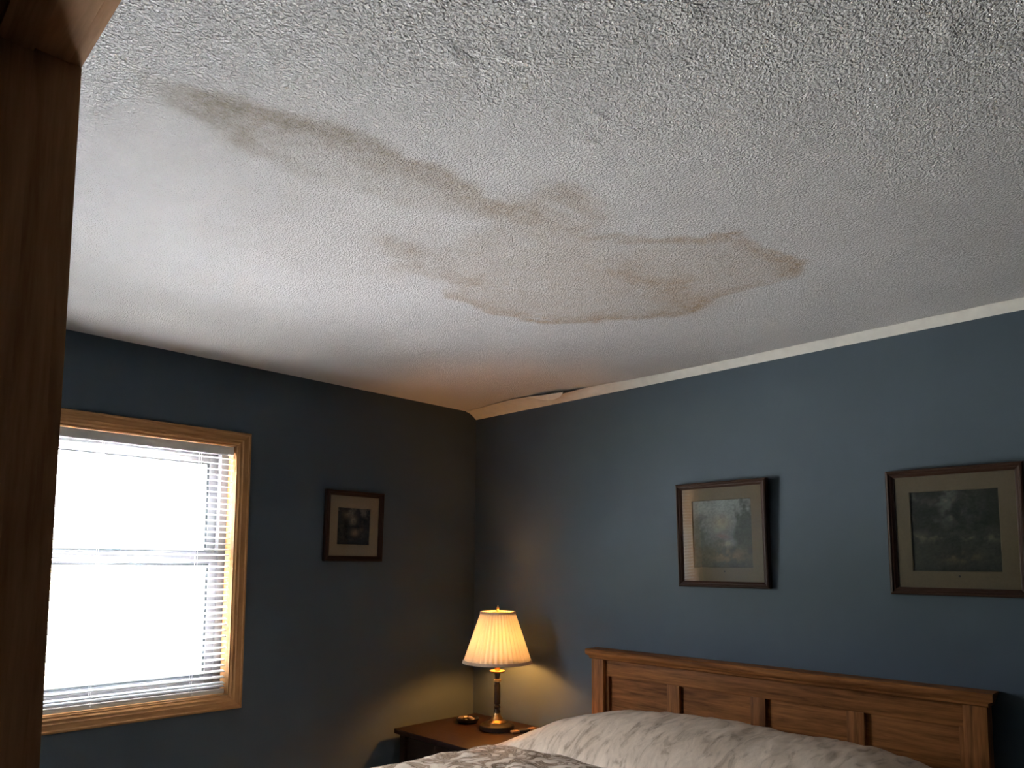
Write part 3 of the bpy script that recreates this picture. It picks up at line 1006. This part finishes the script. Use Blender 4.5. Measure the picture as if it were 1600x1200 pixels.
# ================================================================== NIGHTSTAND
NZ = 0.645
NX0, NX1, NY0, NY1 = 0.056, 0.690, -0.612, -0.030
nsn = thing('nightstand', 'dark reddish wooden nightstand in the corner beside the bed', 'nightstand', (0.37, -0.32, 0))
bm = bmesh.new()
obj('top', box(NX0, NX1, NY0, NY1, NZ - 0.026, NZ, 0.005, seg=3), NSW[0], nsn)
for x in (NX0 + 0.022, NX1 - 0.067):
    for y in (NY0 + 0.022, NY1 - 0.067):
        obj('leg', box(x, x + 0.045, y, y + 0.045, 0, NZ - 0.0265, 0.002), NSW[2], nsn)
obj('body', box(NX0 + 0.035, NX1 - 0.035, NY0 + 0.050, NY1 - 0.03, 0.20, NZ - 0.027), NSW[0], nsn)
for z0, z1 in ((0.425, 0.605), (0.215, 0.410)):
    d = obj('drawer', box(NX0 + 0.075, NX1 - 0.075, NY0 + 0.032, NY0 + 0.050, z0, z1, 0.003), NSW[0], nsn)
    k = lathe([(0.006, 0), (0.006, 0.012), (0.014, 0.018), (0.016, 0.024), (0.010, 0.030), (0.001, 0.031)], n=16)
    bmesh.ops.rotate(k, verts=k.verts[:], cent=(0, 0, 0), matrix=Matrix.Rotation(pi / 2, 3, 'X'))
    bmesh.ops.translate(k, verts=k.verts[:], vec=((NX0 + NX1) / 2, NY0 + 0.032, (z0 + z1) / 2))
    obj('knob', k, BRASS, d)

# ================================================================== LAMP
LX, LY, LZ = 0.450, -0.235, NZ
lamp = thing('table_lamp', 'lit brass candlestick lamp with pleated cream shade on the nightstand', 'lamp', (LX, LY, LZ))
C = (LX, LY, LZ)
obj('base', lathe([(0.086, 0), (0.092, 0.004), (0.092, 0.022), (0.088, 0.028), (0.078, 0.031), (0.072, 0.036), (0.052, 0.040)], C, 40), BRONZE, lamp, angle=40)
obj('base_collar', lathe([(0.052, 0.039), (0.050, 0.044), (0.036, 0.050), (0.031, 0.056), (0.030, 0.062), (0.022, 0.070), (0.018, 0.080), (0.016, 0.086)], C, 36), BRASS, lamp, angle=50)
obj('stem', lathe([(0.013, 0.085), (0.018, 0.092), (0.0165, 0.100), (0.013, 0.106), (0.018, 0.114), (0.0185, 0.120), (0.013, 0.126), (0.0125, 0.130), (0.0165, 0.134),
                   (0.0165, 0.232), (0.0135, 0.238), (0.0120, 0.250)], C, 28), BRONZE, lamp, angle=40)
obj('stem_ring', lathe([(0.011, 0.246), (0.0185, 0.250), (0.0195, 0.256), (0.0185, 0.262), (0.011, 0.265)], C, 28), BRASSL, lamp, angle=50)
obj('candle_cup', lathe([(0.011, 0.263), (0.013, 0.272), (0.0155, 0.285), (0.015, 0.296)], C, 28), BRONZE, lamp)
obj('drip_pan', lathe([(0.014, 0.294), (0.032, 0.297), (0.040, 0.303), (0.041, 0.307), (0.036, 0.309), (0.014, 0.311)], C, 36), BRASSL, lamp, angle=60)
obj('socket', lathe([(0.013, 0.311), (0.015, 0.315), (0.015, 0.360), (0.017, 0.364), (0.017, 0.402), (0.012, 0.406)], C, 24), BRASS, lamp, angle=40)
ZS0, ZS1 = 0.353, 0.616         # shade heights above the nightstand top
R0, R1 = 0.183, 0.092
obj('bulb', lathe([(0.010, 0.405), (0.014, 0.415), (0.024, 0.435), (0.029, 0.455), (0.028, 0.470), (0.020, 0.484), (0.006, 0.490)], C, 24), BULB, lamp)
# pleated shade
bm = bmesh.new()
NP = 40
nseg = NP * 4
rings = []
for q in range(9):
    t = q / 8
    z = LZ + ZS0 + (ZS1 - ZS0) * t
    R = R0 + (R1 - R0) * t
    ring = []
    for k in range(nseg):
        a = 2 * pi * k / nseg
        ph = (k % 4)
        off = (0.0, 0.016, 0.045, 0.022)[ph]
        rad = R * (1 - off)
        ring.append(bm.verts.new((LX + rad * cos(a), LY + rad * sin(a), z)))
    rings.append(ring)
for a, c in zip(rings, rings[1:]):
    for k in range(nseg):
        bm.faces.new((a[k], a[(k + 1) % nseg], c[(k + 1) % nseg], c[k]))
sh = obj('shade', bm, SHADE, lamp, angle=20)
md = sh.modifiers.new('thick', 'SOLIDIFY')
md.thickness = 0.0012
md.offset = -1
def band(z0, z1):
    bm = bmesh.new()
    rs = []
    for z, o_ in ((z0, 0.0035), (z1, 0.0035), (z1, -0.004), (z0, -0.004)):
        t = (z - ZS0) / (ZS1 - ZS0)
        R = R0 + (R1 - R0) * t + o_
        rs.append([bm.verts.new((LX + R * cos(2 * pi * k / 72), LY + R * sin(2 * pi * k / 72), LZ + z)) for k in range(72)])
    for a, c in zip(rs, rs[1:] + rs[:1]):
        for k in range(72):
            bm.faces.new((a[k], a[(k + 1) % 72], c[(k + 1) % 72], c[k]))
    return bm
obj('binding', band(ZS0 - 0.004, ZS0 + 0.010), BAND, sh, angle=40)
obj('binding', band(ZS1 - 0.008, ZS1 + 0.003), BAND, sh, angle=40)
harp = [(LX, LY, LZ + 0.36)]
for s in (-1, 1):
    pts = [(LX + s * 0.016 * 0 + s * 0.017, LY, LZ + 0.365)]
    for k in range(1, 13):
        t = k / 12
        pts.append((LX + s * (0.017 + 0.040 * sin(pi * min(1, t * 1.0)) * 1.0) * (1 - 0.9 * t ** 6), LY, LZ + 0.365 + 0.25 * t))
    obj('harp', tube(pts, 0.0016, 8), BRASS, lamp)
for k in range(3):
    a = 2 * pi * k / 3 + 0.4
    obj('spider_arm', tube([(LX, LY, LZ + 0.616), (LX + 0.091 * cos(a), LY + 0.091 * sin(a), LZ + 0.614)], 0.0014, 6), BRASS, lamp)
obj('finial', lathe([(0.006, 0.613), (0.007, 0.619), (0.004, 0.624), (0.0075, 0.632), (0.0065, 0.639), (0.003, 0.647), (0.001, 0.652)], C, 16), BRASSL, lamp)

# ================================================================== SMALL THINGS ON THE NIGHTSTAND
def lumpy(c, r, seed, sq=(1, 1, 0.6)):
    bm = bmesh.new()
    bmesh.ops.create_icosphere(bm, subdivisions=3, radius=r)
    for v in bm.verts:
        k = 1 + 0.25 * mnoise.noise(v.co * (1.2 / r) + Vector((seed, 0, 0)))
        v.co = Vector((v.co.x * k * sq[0] + c[0], v.co.y * k * sq[1] + c[1], v.co.z * k * sq[2] + c[2]))
    return bm
DXc, DYc = 0.222, -0.240
dish = obj('trinket_dish', lathe([(0.040, 0), (0.050, 0.002), (0.060, 0.012), (0.064, 0.026), (0.061, 0.027), (0.055, 0.015), (0.040, 0.008), (0.001, 0.007)], (DXc, DYc, NZ + 0.0005), 36), DISHM, angle=50)
tag(dish, 'small black dish of trinkets on the nightstand left of the lamp', 'dish')
tag(obj('trinket', lumpy((DXc - 0.028, DYc - 0.024, NZ + 0.026), 0.017, 1), PEBBLE), 'largest pale trinket at the left rim of the black dish', 'trinket', 'trinkets in the black dish')
tag(obj('trinket', lumpy((DXc - 0.004, DYc + 0.020, NZ + 0.024), 0.015, 5), PEBBLE), 'pale trinket at the back of the black dish', 'trinket', 'trinkets in the black dish')
tag(obj('trinket', lumpy((DXc + 0.032, DYc + 0.012, NZ + 0.0235), 0.0125, 9), PEBBLE), 'smallest pale trinket at the right rim of the black dish', 'trinket', 'trinkets in the black dish')
tag(obj('trinket', lumpy((DXc + 0.012, DYc - 0.026, NZ + 0.022), 0.014, 13), BRONZE), 'dark brown trinket in the middle of the black dish', 'trinket', 'trinkets in the black dish')
cs = thing('small_case', 'small dark case with tan ends lying right of the lamp base', 'case', (0.592, -0.178, NZ), (0, 0, radians(72)))
WORLD_LOC[cs.name] = (0, 0, 0)
obj('body', box(-0.030, 0.030, -0.016, 0.016, 0.0005, 0.016, 0.004, seg=3), LEATHER, cs, local=True)
obj('end_cap', box(-0.072, -0.029, -0.015, 0.015, 0.0005, 0.014, 0.004, seg=3), TAN, cs, local=True)
obj('end_cap', box(0.029, 0.066, -0.015, 0.015, 0.0015, 0.019, 0.004, seg=3), TAN, cs, local=True)

# ================================================================== OUTSIDE THE WINDOW
GZ = -0.55
me = grid_mesh('garden_lawn', 60, 60, lambda i, j: (-0.2 - 45 * (i / 59) ** 1.6, -25 + 46 * j / 59, GZ + 0.12 * mnoise.noise(Vector((i * 0.3, j * 0.4, 0)))))
me.materials.append(LAWN)
o = bpy.data.objects.new('garden_lawn', me)
COL.objects.link(o)
tag(o, 'pale autumn lawn outside the window behind the blind', 'lawn', kind='structure')

BOUNCE = plain('pale_bounce', (0.635, 0.645, 0.67), 0.9, var=0.06, vscale=6)  # unseen slab added outside to throw sunlight up at the ceiling
o = obj('bounce_slab', box(-7.6, -0.17, -9.0, 6.0, GZ - 0.05, GZ + 0.14), BOUNCE, smooth=False)
tag(o, 'added unseen pale patio outside under the window', 'reflector', kind='structure')

def leaf_cloud(n, c, rx, ry, rz, size, seed):
    rs = random.Random(seed)
    bm = bmesh.new()
    for _ in range(n):
        d = Vector((rs.gauss(0, 1), rs.gauss(0, 1), rs.gauss(0, 1))).normalized() * (0.45 + 0.55 * rs.random() ** 0.5)
        p = Vector((c[0] + d.x * rx, c[1] + d.y * ry, c[2] + d.z * rz))
        a = Vector((rs.gauss(0, 1), rs.gauss(0, 1), rs.gauss(0, 1))).normalized()
        q = a.orthogonal().normalized()
        s = size * (0.6 + 0.8 * rs.random())
        mid = p + a.cross(q) * s * 0.12
        vs3 = [bm.verts.new(p - a * s), bm.verts.new(p + q * s * 0.42 + (mid - p)), bm.verts.new(p + a * s), bm.verts.new(p - q * s * 0.42 + (mid - p))]
        bm.faces.new((vs3[0], vs3[1], vs3[2]))
        bm.faces.new((vs3[0], vs3[2], vs3[3]))
    return bm

def shrub(name, label, cat, x, y, h, r, mat, n, seed, size=0.06, trunk=0.3):
    t = thing(name, label, cat, (x, y, GZ))
    f = obj('foliage', leaf_cloud(n, (x, y, GZ + trunk + (h - trunk) / 2), r, r, (h - trunk) / 2, size, seed), mat, t, smooth=False)
    f['kind'] = 'stuff'
    rs = random.Random(seed)
    for k in range(4):
        a = 2 * pi * k / 4 + rs.random()
        obj('stem', tube([(x + 0.04 * cos(a), y + 0.04 * sin(a), GZ - 0.05), (x + 0.25 * r * cos(a), y + 0.25 * r * sin(a), GZ + h * 0.35), (x + 0.6 * r * cos(a), y + 0.6 * r * sin(a), GZ + h * 0.75)], 0.02, 6), BARK, t)
shrub('garden_shrub', 'green leafy shrub outside the window behind the lower sash', 'shrub', -8.7, 0.9, 1.9, 0.75, LEAF, 1600, 3)
shrub('garden_shrub', 'yellow autumn shrub outside the window, left of the green one', 'shrub', -10.5, -1.0, 2.0, 1.0, LEAFY, 1600, 4)
shrub('garden_tree', 'distant yellow leaved tree far outside the window beyond the shrubs', 'tree', -19.0, 0.2, 3.0, 2.4, LEAFY, 1500, 6, 0.14, 0.9)
